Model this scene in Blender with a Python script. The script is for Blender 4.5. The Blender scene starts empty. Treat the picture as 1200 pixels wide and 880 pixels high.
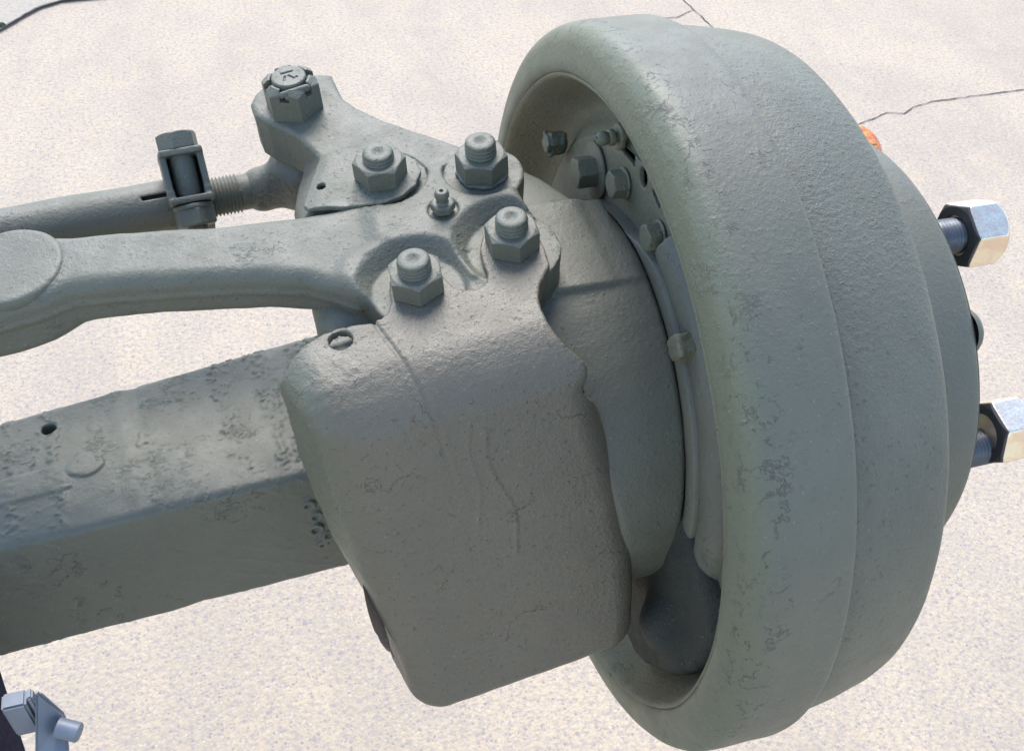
import bpy, bmesh, math, random
import numpy as np
from mathutils import Matrix, Vector

random.seed(4)
scene = bpy.context.scene
R = math.radians

# ------------------------------------------------------------------ camera
cam_data = bpy.data.cameras.new('camera')
cam_data.sensor_width = 36.0
cam_data.lens = 36.0
cam_data.clip_start = 0.01
cam_data.clip_end = 500.0
cam = bpy.data.objects.new('camera', cam_data)
scene.collection.objects.link(cam)


def cam_matrix(loc, yaw, pitch, roll):
    f = np.array([math.sin(yaw) * math.cos(pitch), math.cos(yaw) * math.cos(pitch), -math.sin(pitch)])
    s = np.array([math.cos(yaw), -math.sin(yaw), 0.0])
    u = np.cross(s, f)
    s2 = s * math.cos(roll) + u * math.sin(roll)
    u2 = -s * math.sin(roll) + u * math.cos(roll)
    return Matrix(((s2[0], u2[0], -f[0], loc[0]), (s2[1], u2[1], -f[1], loc[1]),
                   (s2[2], u2[2], -f[2], loc[2]), (0, 0, 0, 1)))


cam.matrix_world = cam_matrix((-.1722, -.3750, .4140), R(19.153), R(44.5), R(3.833))
scene.camera = cam

# ------------------------------------------------------------------ sky, sun, exposure
SUN_EL, SUN_AZ = 52.0, 5.0           # the sun stands behind the axle (towards +Y), a little to the right
world = bpy.data.worlds.new('World')
scene.world = world
world.use_nodes = True
wn = world.node_tree
bg = wn.nodes['Background']
sky = wn.nodes.new('ShaderNodeTexSky')
sky.sky_type = 'NISHITA'
sky.sun_disc = False
sky.sun_elevation = R(SUN_EL)
sky.sun_rotation = R(SUN_AZ)
sky.air_density = 1.0
sky.dust_density = 0.6
sky.ozone_density = 1.0
wn.links.new(sky.outputs['Color'], bg.inputs['Color'])
bg.inputs['Strength'].default_value = 0.108
sun_data = bpy.data.lights.new('sun', 'SUN')
sun_data.energy = 1.25
sun_data.angle = R(35)
sun_data.color = (1.0, 0.945, 0.87)
sun = bpy.data.objects.new('sun', sun_data)
sdir = Vector((math.sin(R(SUN_AZ)) * math.cos(R(SUN_EL)), math.cos(R(SUN_AZ)) * math.cos(R(SUN_EL)), math.sin(R(SUN_EL))))
sun.rotation_euler = sdir.to_track_quat('Z', 'Y').to_euler()
sun.location = sdir * 6
scene.collection.objects.link(sun)
vs = scene.view_settings
vs.view_transform = 'Standard'
vs.look = 'None'
vs.gamma = 1.0
vs.use_curve_mapping = False
vs.exposure = 1.9
scene.render.engine = 'CYCLES'
scene.cycles.max_bounces = 8
scene.cycles.diffuse_bounces = 5


# ------------------------------------------------------------------ materials
class NT:
    def __init__(s, name):
        s.m = bpy.data.materials.new(name)
        s.m.use_nodes = True
        s.t = s.m.node_tree
        s.b = s.t.nodes['Principled BSDF']

    def n(s, typ, **kw):
        o = s.t.nodes.new(typ)
        for k, v in kw.items():
            if k.startswith('i_'):
                key = k[2:]
                o.inputs[int(key) if key.isdigit() else key.replace('_', ' ')].default_value = v
            else:
                setattr(o, k, v)
        return o

    def l(s, a, b):
        s.t.links.new(a, b)

    def coord(s):
        return s.n('ShaderNodeTexCoord').outputs['Object']

    def noise(s, vec, scale, detail=4, rough=.55, dist=0.0):
        o = s.n('ShaderNodeTexNoise')
        o.inputs['Scale'].default_value = scale
        o.inputs['Detail'].default_value = detail
        o.inputs['Roughness'].default_value = rough
        o.inputs['Distortion'].default_value = dist
        s.l(vec, o.inputs['Vector'])
        return o.outputs['Fac']

    def ramp(s, fac, lo, hi, a=0.0, b=1.0):
        o = s.n('ShaderNodeMapRange')
        o.interpolation_type = 'SMOOTHSTEP'
        s.l(fac, o.inputs['Value'])
        o.inputs['From Min'].default_value = lo
        o.inputs['From Max'].default_value = hi
        o.inputs['To Min'].default_value = a
        o.inputs['To Max'].default_value = b
        return o.outputs['Result']

    def math(s, op, a, b=None):
        o = s.n('ShaderNodeMath', operation=op)
        for i, v in enumerate((a, b)):
            if v is None:
                continue
            if isinstance(v, (int, float)):
                o.inputs[i].default_value = v
            else:
                s.l(v, o.inputs[i])
        return o.outputs[0]

    def mix(s, fac, a, b):
        o = s.n('ShaderNodeMix', data_type='RGBA')
        if isinstance(fac, (int, float)):
            o.inputs[0].default_value = fac
        else:
            s.l(fac, o.inputs[0])
        for i, v in ((6, a), (7, b)):
            if isinstance(v, tuple):
                o.inputs[i].default_value = (*v, 1)
            else:
                s.l(v, o.inputs[i])
        return o.outputs[2]

    def sep(s, vec):
        o = s.n('ShaderNodeSeparateXYZ')
        s.l(vec, o.inputs[0])
        return o.outputs

    def vmul(s, vec, xyz):
        o = s.n('ShaderNodeVectorMath', operation='MULTIPLY')
        s.l(vec, o.inputs[0])
        o.inputs[1].default_value = xyz
        return o.outputs[0]

    def bump(s, h, dist, strength=1.0, normal=None):
        o = s.n('ShaderNodeBump')
        o.inputs['Distance'].default_value = dist
        o.inputs['Strength'].default_value = strength
        s.l(h, o.inputs['Height'])
        if normal is not None:
            s.l(normal, o.inputs['Normal'])
        return o.outputs['Normal']


def paint(name, col=(.124, .122, .088), peel=.5, crack=.3, grain=1.0, rough=.55, olive=None, sag=.3, long_cracks=False, crack_at=None):
    """brushed-on grey green paint over rusty cast iron: orange peel, flaked patches with raised edges, hair cracks"""
    k = NT(name)
    c = k.coord()
    big = k.noise(c, 14, 5, .6)
    mid = k.noise(c, 55, 5, .6)
    fine = k.noise(c, 420, 3, .6)
    grit = k.noise(c, 1300, 2, .6)
    # colour
    base = k.mix(k.ramp(big, .3, .7), tuple(x * .93 for x in col), tuple(x * 1.05 for x in col))
    base = k.mix(k.ramp(mid, .55, .75, 0, .35), base, (col[0] * 1.02, col[1] * .98, col[2] * .90))
    if olive is not None:
        ocol, ofac = olive(k, c)
        base = k.mix(ofac, base, ocol)
    # flaked patches: thick crumbly edges standing proud of the surface
    fl = k.noise(c, 190, 6, .7, .5)
    fl2 = k.noise(c, 420, 4, .65, .3)
    zone = k.ramp(k.noise(c, 26, 5, .62), .68 - .22 * peel, .78 - .22 * peel)
    step = k.math('MULTIPLY', k.ramp(fl, .45, .57), zone)
    step2 = k.math('MULTIPLY', k.ramp(fl2, .48, .64), zone)
    base = k.mix(k.math('MULTIPLY', zone, k.ramp(fl, .40, .6, .15, .8)), base, tuple(x * 1.28 for x in col))
    # hair cracks along wandering lines, only inside some patches
    iso = k.noise(c, 24 if long_cracks else 75, 6, .62, .3)
    line = k.ramp(k.math('ABSOLUTE', k.math('SUBTRACT', iso, .5)), .0012 if long_cracks else .003, .0042 if long_cracks else .011, 1, 0)
    czone = k.ramp(k.noise(c, 30, 3), .72 - .2 * crack, .78 - .2 * crack)
    if crack_at is not None:
        czone = k.math('MAXIMUM', czone, crack_at(k, c))
    if not long_cracks:
        czone = k.math('MULTIPLY', czone, k.ramp(k.noise(c, 120, 2), .46, .52))
    cr = k.math('MULTIPLY', line, czone)
    # colour inside the cracks and at flake edges is a bit darker (bare metal, dirt)
    base = k.mix(k.math('MULTIPLY', cr, .15), base, (.05, .045, .04))
    speck = k.math('MULTIPLY', k.ramp(k.noise(c, 700, 2, .5), .69, .74), .35)
    base = k.mix(speck, base, (.34, .34, .30))
    k.l(base, k.b.inputs['Base Color'])
    r = k.ramp(mid, .3, .7, rough - .06, rough + .1)
    k.l(r, k.b.inputs['Roughness'])
    k.b.inputs['Specular IOR Level'].default_value = .5
    k.b.inputs['Coat Weight'].default_value = .12
    k.b.inputs['Coat Roughness'].default_value = .38
    # relief
    spk = k.ramp(fine, .62, .76)
    h = k.math('MULTIPLY', step, .8)
    h = k.math('ADD', h, k.math('MULTIPLY', step2, .55))
    h = k.math('SUBTRACT', h, k.math('MULTIPLY', cr, .9))
    h = k.math('ADD', h, k.math('MULTIPLY', spk, .5 * grain))
    h = k.math('ADD', h, k.math('MULTIPLY', fine, .9 * grain))
    h = k.math('ADD', h, k.math('MULTIPLY', grit, .35 * grain))
    n1 = k.bump(h, .00055)
    n2 = k.bump(k.noise(c, 45, 3, .5), .0012, sag, n1)
    k.l(n2, k.b.inputs['Normal'])
    return k.m


def shoulder(k, c):
    """the paint has cracked where the lip of the drum turns into the band"""
    x = k.math('ADD', k.sep(c)[0], k.math('MULTIPLY', k.math('SUBTRACT', k.noise(c, 35, 3), .5), .02))
    return k.math('MULTIPLY', k.ramp(k.math('ABSOLUTE', k.math('SUBTRACT', x, .009)), .004, .011, 1, 0), k.ramp(k.noise(c, 20, 2), .40, .5))


def lip_olive(k, c):
    x = k.sep(c)[0]
    n = k.noise(c, 40, 4)
    t = k.math('ADD', x, k.math('MULTIPLY', k.math('SUBTRACT', n, .5), .012))
    return (.13, .138, .085), k.ramp(t, .004, .014, .8, 0)


def all_olive(k, c):
    return (.155, .148, .090), k.ramp(k.noise(c, 30, 4), .3, .7, .45, .9)


def edge_olive(k, c):
    x = k.sep(c)[0]
    n = k.noise(c, 40, 4)
    t = k.math('ADD', x, k.math('MULTIPLY', k.math('SUBTRACT', n, .5), .012))
    return (.12, .128, .084), k.ramp(t, -.080, -.066, .7, 0)


M_beam = paint('beam_paint', peel=0.62, crack=.75, grain=.7)
M_arm = paint('arm_paint', peel=0.45, crack=.5, grain=1.0)
M_cover = paint('cover_paint', col=(.138, .118, .082), peel=.2, crack=.85, grain=1.3, olive=edge_olive, rough=.46, long_cracks=True)
M_knuckle = paint('knuckle_paint', peel=.25, crack=.25, grain=.8)
M_drum = paint('drum_paint', peel=0.38, crack=.45, grain=.8, olive=lip_olive, crack_at=shoulder)
M_band = paint('band_paint', peel=.15, crack=.1, grain=1.7)
M_plate = paint('plate_paint', col=(.142, .140, .098), peel=.3, crack=.3, grain=1.4, olive=all_olive, rough=.55)
M_fit = paint('fitting_paint', peel=0.20, crack=.1, grain=1.0)
M_recess_shade = paint('recess_shade_paint', col=(.050, .051, .040), peel=.1, crack=0, grain=1.6, rough=.85)  # paint darkened so the shade of the lower recess sits in its colour
M_recess_shade.node_tree.nodes['Principled BSDF'].inputs['Coat Weight'].default_value = 0
M_recess_shade.node_tree.nodes['Principled BSDF'].inputs['Specular IOR Level'].default_value = .25
M_rod = paint('rod_paint', peel=0.40, crack=.6, grain=.9)


def simple(name, col, rough, metal=0.0, nscale=200, bump=.0002, var=.15):
    k = NT(name)
    c = k.coord()
    n = k.noise(c, nscale, 4, .6)
    b = k.mix(n, tuple(x * (1 - var) for x in col), tuple(min(1, x * (1 + var)) for x in col))
    k.l(b, k.b.inputs['Base Color'])
    k.b.inputs['Metallic'].default_value = metal
    k.l(k.ramp(n, .3, .7, max(.02, rough - .07), rough + .07), k.b.inputs['Roughness'])
    k.l(k.bump(n, bump), k.b.inputs['Normal'])
    return k.m


def zinc(name, a, b, rough=.22):
    k = NT(name)
    c = k.coord()
    n = k.noise(c, 130, 4, .6, .5)
    k.l(k.mix(k.ramp(n, .35, .65), a, b), k.b.inputs['Base Color'])
    k.b.inputs['Metallic'].default_value = 1.0
    k.l(k.ramp(k.noise(c, 700, 3), .3, .7, rough - .06, rough + .1), k.b.inputs['Roughness'])
    k.l(k.bump(k.noise(c, 500, 3), .0002, .5), k.b.inputs['Normal'])
    return k.m


M_zinc = zinc('passivated_zinc', (.88, .81, .63), (.82, .66, .52), .36)
M_gold = zinc('gold_zinc', (.80, .38, .10), (.66, .16, .08))
M_black = simple('black_phosphate', (.035, .035, .037), .5)
M_stud = simple('dark_steel_stud', (.10, .11, .125), .42, .4)
M_rust = simple('rust', (.17, .12, .09), .85, 0, 300, .001, .4)
M_galv = simple('galvanised_steel', (.17, .19, .22), .5, .15, 90, .0002, .25)
M_navy = simple('navy_enamel', (.006, .008, .040), .7)
M_navy.node_tree.nodes['Principled BSDF'].inputs['Specular IOR Level'].default_value = .05
M_hole = simple('dark_recess', (.04, .038, .034), .8)  # plain dark colour for the hole floor, drum inside and shoe web


def concrete(name, a, b, warm, speck=1.0):
    k = NT(name)
    c = k.coord()
    big = k.noise(k.vmul(c, (1.6, .7, 1)), 4.0, 6, .62, .4)
    mid = k.noise(c, 13, 5, .65)
    base = k.mix(k.ramp(big, .3, .72), a, b)
    base = k.mix(k.ramp(mid, .45, .7, 0, .5), base, warm)
    # exposed aggregate: stones of several tints
    v = k.n('ShaderNodeTexVoronoi', feature='F1')
    v.inputs['Scale'].default_value = 260
    k.l(c, v.inputs['Vector'])
    hs = k.sep(v.outputs['Color'])
    inside = k.ramp(v.outputs['Distance'], .25, .5, 1, 0)
    dark = k.math('MULTIPLY', k.ramp(hs[0], .70, .78), inside)
    base = k.mix(k.math('MULTIPLY', dark, .7 * speck), base, (.22, .20, .21))
    pale = k.math('MULTIPLY', k.ramp(hs[1], .60, .70), inside)
    base = k.mix(k.math('MULTIPLY', pale, .3 * speck), base, (.70, .63, .56))
    pink = k.math('MULTIPLY', k.ramp(hs[2], .74, .8), inside)
    base = k.mix(k.math('MULTIPLY', pink, .4 * speck), base, (.55, .38, .30))
    v2 = k.n('ShaderNodeTexVoronoi', feature='F1')
    v2.inputs['Scale'].default_value = 105
    k.l(c, v2.inputs['Vector'])
    h2 = k.sep(v2.outputs['Color'])
    d2 = k.math('MULTIPLY', k.ramp(h2[0], .90, .93), k.ramp(v2.outputs['Distance'], .2, .32, 1, 0))
    base = k.mix(k.math('MULTIPLY', d2, .55 * speck), base, (.20, .19, .22))
    mot = k.noise(c, 160, 4, .8)
    base = k.mix(k.ramp(mot, .34, .58, .7 * speck, 0), base, (.30, .26, .25))
    gr = k.noise(c, 600, 3, .7)
    base = k.mix(k.ramp(gr, .3, .75, 0, .35 * speck), base, (.33, .29, .28))
    k.l(base, k.b.inputs['Base Color'])
    k.b.inputs['Roughness'].default_value = .9
    k.b.inputs['Specular IOR Level'].default_value = .25
    h = k.math('ADD', k.math('MULTIPLY', gr, .6), k.math('MULTIPLY', v.outputs['Distance'], .5))
    k.l(k.bump(h, .0015, .8), k.b.inputs['Normal'])
    return k.m


M_ground = concrete('aggregate_concrete', (.57, .458, .315), (.45, .37, .265), (.60, .47, .305))
M_slab = concrete('trowelled_concrete', (.47, .40, .30), (.38, .34, .28), (.52, .43, .31), .8)
M_crack = simple('crack_dirt', (.07, .062, .058), .95, 0, 60, .001, .4)
M_patch = simple('pale_mortar', (.42, .38, .34), .9, 0, 80, .001, .1)
M_moss = simple('moss', (.05, .07, .03), .9, 0, 300, .002, .5)


# ------------------------------------------------------------------ object helpers
def link(o, parent=None):
    scene.collection.objects.link(o)
    if parent is not None:
        o.parent = parent
    return o


def tag(o, label, cat, group=None):
    o['label'] = label
    o['category'] = cat
    if group:
        o['group'] = group
    return o


def thing(name, label, cat, mat=None, group=None):
    o = bpy.data.objects.new(name, None)
    o.empty_display_size = .02
    if mat is not None:
        o.matrix_world = mat
    link(o)
    return tag(o, label, cat, group)


def mesh_obj(name, verts, faces, mat, parent=None, smooth=True, local=None):
    me = bpy.data.meshes.new(name)
    if isinstance(faces, np.ndarray):
        nf, k = faces.shape
        me.vertices.add(len(verts))
        me.vertices.foreach_set('co', np.ascontiguousarray(verts, np.float32).ravel())
        me.loops.add(nf * k)
        me.loops.foreach_set('vertex_index', np.ascontiguousarray(faces, np.int32).ravel())
        me.polygons.add(nf)
        me.polygons.foreach_set('loop_start', np.arange(0, nf * k, k, dtype=np.int32))
        me.update(calc_edges=True)
    else:
        me.from_pydata([tuple(v) for v in verts], [], faces)
    if smooth:
        me.polygons.foreach_set('use_smooth', np.ones(len(me.polygons), bool))
    me.materials.append(mat)
    me.update()
    o = bpy.data.objects.new(name, me)
    link(o, parent)
    if local is not None:
        o.matrix_basis = local
    return o


# ------------------------------------------------------------------ signed distance modelling (millimetres)
def smin(a, b, k):
    h = np.clip(.5 + .5 * (b - a) / k, 0, 1)
    return b + (a - b) * h - k * h * (1 - h)


def smax(a, b, k):
    return -smin(-a, -b, k)


def rmax(a, b, r):
    """intersection with a round edge of radius r"""
    u = np.maximum(a + r, 0)
    v = np.maximum(b + r, 0)
    return np.minimum(np.maximum(a, b), -r) + np.sqrt(u * u + v * v)


def box(x, y, z, c, h, r=0.0):
    qx, qy, qz = np.abs(x - c[0]) - h[0] + r, np.abs(y - c[1]) - h[1] + r, np.abs(z - c[2]) - h[2] + r
    return np.sqrt(np.maximum(qx, 0) ** 2 + np.maximum(qy, 0) ** 2 + np.maximum(qz, 0) ** 2) + np.minimum(np.maximum(qx, np.maximum(qy, qz)), 0) - r


def cyl(x, y, z, cx, cy, r, z0, z1, rnd=0.0):
    """upright cylinder with rounded rims"""
    d1 = np.hypot(x - cx, y - cy) - r
    d2 = np.abs(z - (z0 + z1) / 2) - (z1 - z0) / 2
    return rmax(d1, d2, rnd) if rnd > 0 else np.minimum(np.maximum(d1, d2), 0) + np.hypot(np.maximum(d1, 0), np.maximum(d2, 0))


def poly(x, y, pts):
    pts = np.asarray(pts, float)
    d = np.full(x.shape, 1e18)
    s = np.ones(x.shape)
    n = len(pts)
    j = n - 1
    for i in range(n):
        ex, ey = pts[j] - pts[i]
        wx, wy = x - pts[i, 0], y - pts[i, 1]
        t = np.clip((wx * ex + wy * ey) / (ex * ex + ey * ey), 0, 1)
        bx, by = wx - ex * t, wy - ey * t
        d = np.minimum(d, bx * bx + by * by)
        c1, c2, c3 = y >= pts[i, 1], y < pts[j, 1], ex * wy > ey * wx
        s = np.where((c1 & c2 & c3) | (~c1 & ~c2 & ~c3), -s, s)
        j = i
    return s * np.sqrt(d)


def capsule(x, y, z, a, b, r):
    a, b = np.array(a, float), np.array(b, float)
    d = b - a
    t = np.clip(((x - a[0]) * d[0] + (y - a[1]) * d[1] + (z - a[2]) * d[2]) / (d @ d), 0, 1)
    return np.sqrt((x - a[0] - t * d[0]) ** 2 + (y - a[1] - t * d[1]) ** 2 + (z - a[2] - t * d[2]) ** 2) - r


def wob(x, y, z, s, seed=0.0):
    """cheap smooth noise, about -1..1, wavelength s"""
    k = 6.283 / s
    a = np.sin(k * (x + .6 * y) + seed) * np.sin(k * (.8 * y - .5 * z) + 1.7 * seed) + np.sin(k * (.7 * z + .4 * x) + 2.3 + seed)
    b = np.sin(2.1 * k * (y - .5 * x) + 3 * seed) * np.sin(1.9 * k * (z + .3 * y) + seed)
    return .4 * a + .3 * b


def sdf_mesh(f, lo, hi, h):
    """surface nets over a block-sparse grid; returns verts (mm) and quads"""
    lo, hi = np.array(lo, float), np.array(hi, float)
    B = 8
    nb = np.ceil((hi - lo) / (h * B)).astype(int)
    H = h * B
    ci = np.stack(np.meshgrid(*[np.arange(n) for n in nb], indexing='ij'), -1).reshape(-1, 3)
    cc = lo + (ci + .5) * H
    dc = f(cc[:, 0], cc[:, 1], cc[:, 2])
    keep = np.abs(dc) < H * .87 * 1.5 + h
    N = nb * B + 1
    D = np.empty(nb * B, np.float32)
    D = np.repeat(np.repeat(np.repeat(dc.reshape(nb).astype(np.float32), B, 0), B, 1), B, 2)
    sub = np.stack(np.meshgrid(*[np.arange(B)] * 3, indexing='ij'), -1).reshape(-1, 3)
    kb = ci[keep]
    for s in range(0, len(kb), 1500):
        idx = (kb[s:s + 1500, None] * B + sub).reshape(-1, 3)
        P = lo + idx * h
        D[idx[:, 0], idx[:, 1], idx[:, 2]] = f(P[:, 0], P[:, 1], P[:, 2])
    S = D < 0
    sh = np.array(D.shape)
    a = S[:-1, :-1, :-1].astype(np.int8)
    cnt = a.copy()
    offs = [(0, 0, 0), (1, 0, 0), (0, 1, 0), (1, 1, 0), (0, 0, 1), (1, 0, 1), (0, 1, 1), (1, 1, 1)]
    for o in offs[1:]:
        cnt += S[o[0]:sh[0] - 1 + o[0], o[1]:sh[1] - 1 + o[1], o[2]:sh[2] - 1 + o[2]]
    act = np.argwhere((cnt > 0) & (cnt < 8))
    vid = np.full(sh - 1, -1, np.int32)
    vid[act[:, 0], act[:, 1], act[:, 2]] = np.arange(len(act))
    cd = np.stack([D[act[:, 0] + o[0], act[:, 1] + o[1], act[:, 2] + o[2]] for o in offs], 1)
    oa = np.array(offs, float)
    acc = np.zeros((len(act), 3))
    num = np.zeros(len(act))
    for i in range(8):
        for j in range(i + 1, 8):
            if np.abs(oa[i] - oa[j]).sum() != 1:
                continue
            m = (cd[:, i] < 0) != (cd[:, j] < 0)
            t = cd[m, i] / (cd[m, i] - cd[m, j])
            acc[m] += oa[i] + (oa[j] - oa[i]) * t[:, None]
            num[m] += 1
    V = lo + (act + acc / num[:, None]) * h
    e = h * .25
    for _ in range(2):
        d = f(V[:, 0], V[:, 1], V[:, 2])
        g = np.stack([f(V[:, 0] + e, V[:, 1], V[:, 2]) - f(V[:, 0] - e, V[:, 1], V[:, 2]),
                      f(V[:, 0], V[:, 1] + e, V[:, 2]) - f(V[:, 0], V[:, 1] - e, V[:, 2]),
                      f(V[:, 0], V[:, 1], V[:, 2] + e) - f(V[:, 0], V[:, 1], V[:, 2] - e)], 1) / (2 * e)
        st = d / np.maximum((g * g).sum(1), .25)
        st = np.clip(st, -.45 * h, .45 * h)
        V = V - g * st[:, None]
    quads = []
    for ax in range(3):
        o = [0, 0, 0]
        o[ax] = 1
        A = S[:sh[0] - o[0], :sh[1] - o[1], :sh[2] - o[2]]
        Bq = S[o[0]:, o[1]:, o[2]:]
        E = np.argwhere(A != Bq)
        b1, b2 = [(1, 2), (2, 0), (0, 1)][ax]
        ok = (E[:, b1] > 0) & (E[:, b2] > 0) & (E[:, b1] < sh[b1] - 1) & (E[:, b2] < sh[b2] - 1)
        E = E[ok]
        ins = A[E[:, 0], E[:, 1], E[:, 2]]

        def cell(d1, d2):
            c = E.copy()
            c[:, b1] -= d1
            c[:, b2] -= d2
            return vid[c[:, 0], c[:, 1], c[:, 2]]
        q = np.stack([cell(1, 1), cell(0, 1), cell(0, 0), cell(1, 0)], 1)
        q[~ins] = q[~ins][:, ::-1]
        quads.append(q)
    Q = np.concatenate(quads)
    Q = Q[(Q >= 0).all(1)]
    return V, Q


def sdf_obj(name, f, lo, hi, h, mat, parent=None, local=None):
    V, Q = sdf_mesh(f, lo, hi, h)
    return mesh_obj(name, V * .001, Q, mat, parent, True, local)


def lathe(profile, n=256, axis='x', bumpf=None):
    """revolve (a, r) pairs round an axis; returns verts (same unit), faces"""
    V, F = [], []
    for a, r in profile:
        for i in range(n):
            t = 2 * math.pi * i / n
            rr = r + (bumpf(a, r, t) if bumpf else 0)
            c, s = rr * math.cos(t), rr * math.sin(t)
            V.append((a, c, s) if axis == 'x' else (c, s, a))
    for k in range(len(profile) - 1):
        for i in range(n):
            j = (i + 1) % n
            q = (k * n + i, k * n + j, (k + 1) * n + j, (k + 1) * n + i)
            F.append(q if axis == 'x' else q)
    return V, F


def fix_normals(o):
    bm = bmesh.new()
    bm.from_mesh(o.data)
    bmesh.ops.recalc_face_normals(bm, faces=bm.faces)
    bm.to_mesh(o.data)
    bm.free()
    return o


def sharp(o, ang=35):
    me = o.data
    me.polygons.foreach_set('use_smooth', np.ones(len(me.polygons), bool))
    me.set_sharp_from_angle(angle=R(ang))
    return o


def smooth_profile(pts, n=6):
    """Catmull-Rom through (a, r) pairs"""
    P = [np.array(p, float) for p in pts]
    P = [2 * P[0] - P[1]] + P + [2 * P[-1] - P[-2]]
    out = []
    for i in range(1, len(P) - 2):
        p0, p1, p2, p3 = P[i - 1:i + 3]
        for k in range(n):
            t = k / n
            out.append(tuple(.5 * (2 * p1 + (p2 - p0) * t + (2 * p0 - 5 * p1 + 4 * p2 - p3) * t * t + (3 * p1 - p0 - 3 * p2 + p3) * t ** 3)))
    out.append(tuple(P[-2]))
    return out


def rot_to(zdir, loc, spin=0.0):
    """matrix whose +Z looks along zdir"""
    z = Vector(zdir).normalized()
    q = Vector((0, 0, 1)).rotation_difference(z)
    return Matrix.Translation(Vector(loc)) @ q.to_matrix().to_4x4() @ Matrix.Rotation(spin, 4, 'Z')


# ---- fasteners, built once in mm along +Z and shared
def hexd(x, y, af):
    a = np.abs(x * 0.5 + y * .8660254)
    b = np.abs(x * -0.5 + y * .8660254)
    return np.maximum(np.maximum(a, b), np.abs(x)) - af / 2


def nut_mesh(af, hgt, top=True, bottom=False, bore=0.0, edge=.3):
    def f(x, y, z):
        r = np.hypot(x, y)
        d = rmax(hexd(x, y, af), np.abs(z - hgt / 2) - hgt / 2, edge)
        if top:
            d = np.maximum(d, ((z - hgt) + (r - af * .478) * .55) * .876)
        if bottom:
            d = np.maximum(d, ((-z) + (r - af * .478) * .55) * .876)
        if bore:
            d = np.maximum(d, bore - r)
        return d
    m = af * .62
    return sdf_mesh(f, (-m, -m, -1.5), (m, m, hgt + 1.5), .36)


def stud_mesh(rad, z0, z1, pitch=2.1, dimple=True, n=64):
    prof = [(z0, .01), (z0, rad - .8)]
    z = z0
    while z < z1 - 3.6:
        prof += [(z + .22 * pitch, rad - 1.15), (z + .5 * pitch, rad), (z + .8 * pitch, rad), (z + pitch, rad - 1.15)]
        z += pitch
    prof += [(z1 - .9, rad - .4), (z1 - .25, rad - 1.2), (z1, rad - 2.2)]
    if dimple:
        prof += [(z1 + .1, rad * .5), (z1 - .1, rad * .34), (z1 - .9, rad * .18), (z1 - 1.1, .01)]
    else:
        prof += [(z1 + .15, .01)]
    V, F = lathe(prof, n, 'z')
    return np.array(V), F


def shared(name, V, F, mat):
    me = bpy.data.meshes.new(name)
    o = mesh_obj(name, np.array(V) * .001, F, mat)
    fix_normals(o)
    d = o.data
    bpy.data.objects.remove(o)
    return d


def put(name, data, parent, local):
    o = bpy.data.objects.new(name, data)
    link(o, parent)
    o.matrix_basis = local
    return o


# ------------------------------------------------------------------ ground
gm = bmesh.new()
bmesh.ops.create_grid(gm, x_segments=8, y_segments=8, size=60)
gme = bpy.data.meshes.new('ground')
gm.to_mesh(gme)
gm.free()
gme.materials.append(M_ground)
ground = bpy.data.objects.new('ground', gme)
ground.location = (0, 0, -.5)
link(ground)
ground['kind'] = 'structure'
ground['label'] = 'pale aggregate concrete ground under the axle'


def ribbon(name, pts, w, mat, z, kind='structure', jag=.5, seed=1):
    rnd = random.Random(seed)
    P = [np.array(p, float) for p in pts]
    fine = []
    for a, b in zip(P[:-1], P[1:]):
        n = max(2, int(np.linalg.norm(b - a) / .012))
        for i in range(n):
            fine.append(a + (b - a) * i / n)
    fine.append(P[-1])
    V, F = [], []
    for i, p in enumerate(fine):
        d = fine[min(i + 1, len(fine) - 1)] - fine[max(i - 1, 0)]
        d = d / (np.linalg.norm(d) + 1e-9)
        nrm = np.array([-d[1], d[0]])
        c = p + nrm * rnd.uniform(-1, 1) * w * jag
        ww = w * rnd.uniform(.35, 1.0) * (.3 if i in (0, len(fine) - 1) else 1)
        V += [(*(c + nrm * ww / 2), z), (*(c - nrm * ww / 2), z)]
        if i:
            k = 2 * i
            F.append((k - 2, k - 1, k + 1, k))
    o = mesh_obj(name, V, F, mat, None, False)
    o['kind'] = kind
    return o


def blob(name, c, rx, ry, mat, z, seed, thick=.002):
    rnd = random.Random(seed)
    n = 40
    ph = [rnd.uniform(0, 6.28) for _ in range(4)]
    V, F = [], []
    for ring, (s, dz) in enumerate(((1, 0), (.8, thick), (.0, thick * 1.1))):
        for i in range(n):
            t = 6.2832 * i / n
            k = s * (1 + .16 * math.sin(2 * t + ph[0]) + .1 * math.sin(5 * t + ph[1]) + .05 * math.sin(9 * t + ph[2]))
            V.append((c[0] + rx * k * math.cos(t), c[1] + ry * k * math.sin(t), z + dz))
    for ring in range(2):
        for i in range(n):
            j = (i + 1) % n
            F.append((ring * n + i, ring * n + j, ring * n + n + j, ring * n + n + i))
    o = mesh_obj(name, V, F, mat)
    o['kind'] = 'structure'
    return o


ribbon('pavement_crack', [(.893, .957), (.972, .982), (1.001, .973), (1.03, .99), (1.075, 1.0), (1.183, 1.0025), (1.276, 1.0025), (1.5, 1.02), (1.9, 1.01)], .0030, M_crack, -.4985, seed=3)
ribbon('pavement_crack', [(.70, 1.75), (.79, 1.50), (.792, 1.431), (.80, 1.345), (.85, 1.29)], .0030, M_crack, -.4985, seed=5)
ribbon('pavement_crack', [(.69, 1.41), (.745, 1.405), (.792, 1.431)], .0024, M_crack, -.4985, seed=6)
ribbon('pavement_crack', [(1.30, .66), (1.12, .52), (.98, .40), (.85, .22)], .0012, M_crack, -.4985, seed=9)
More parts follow.
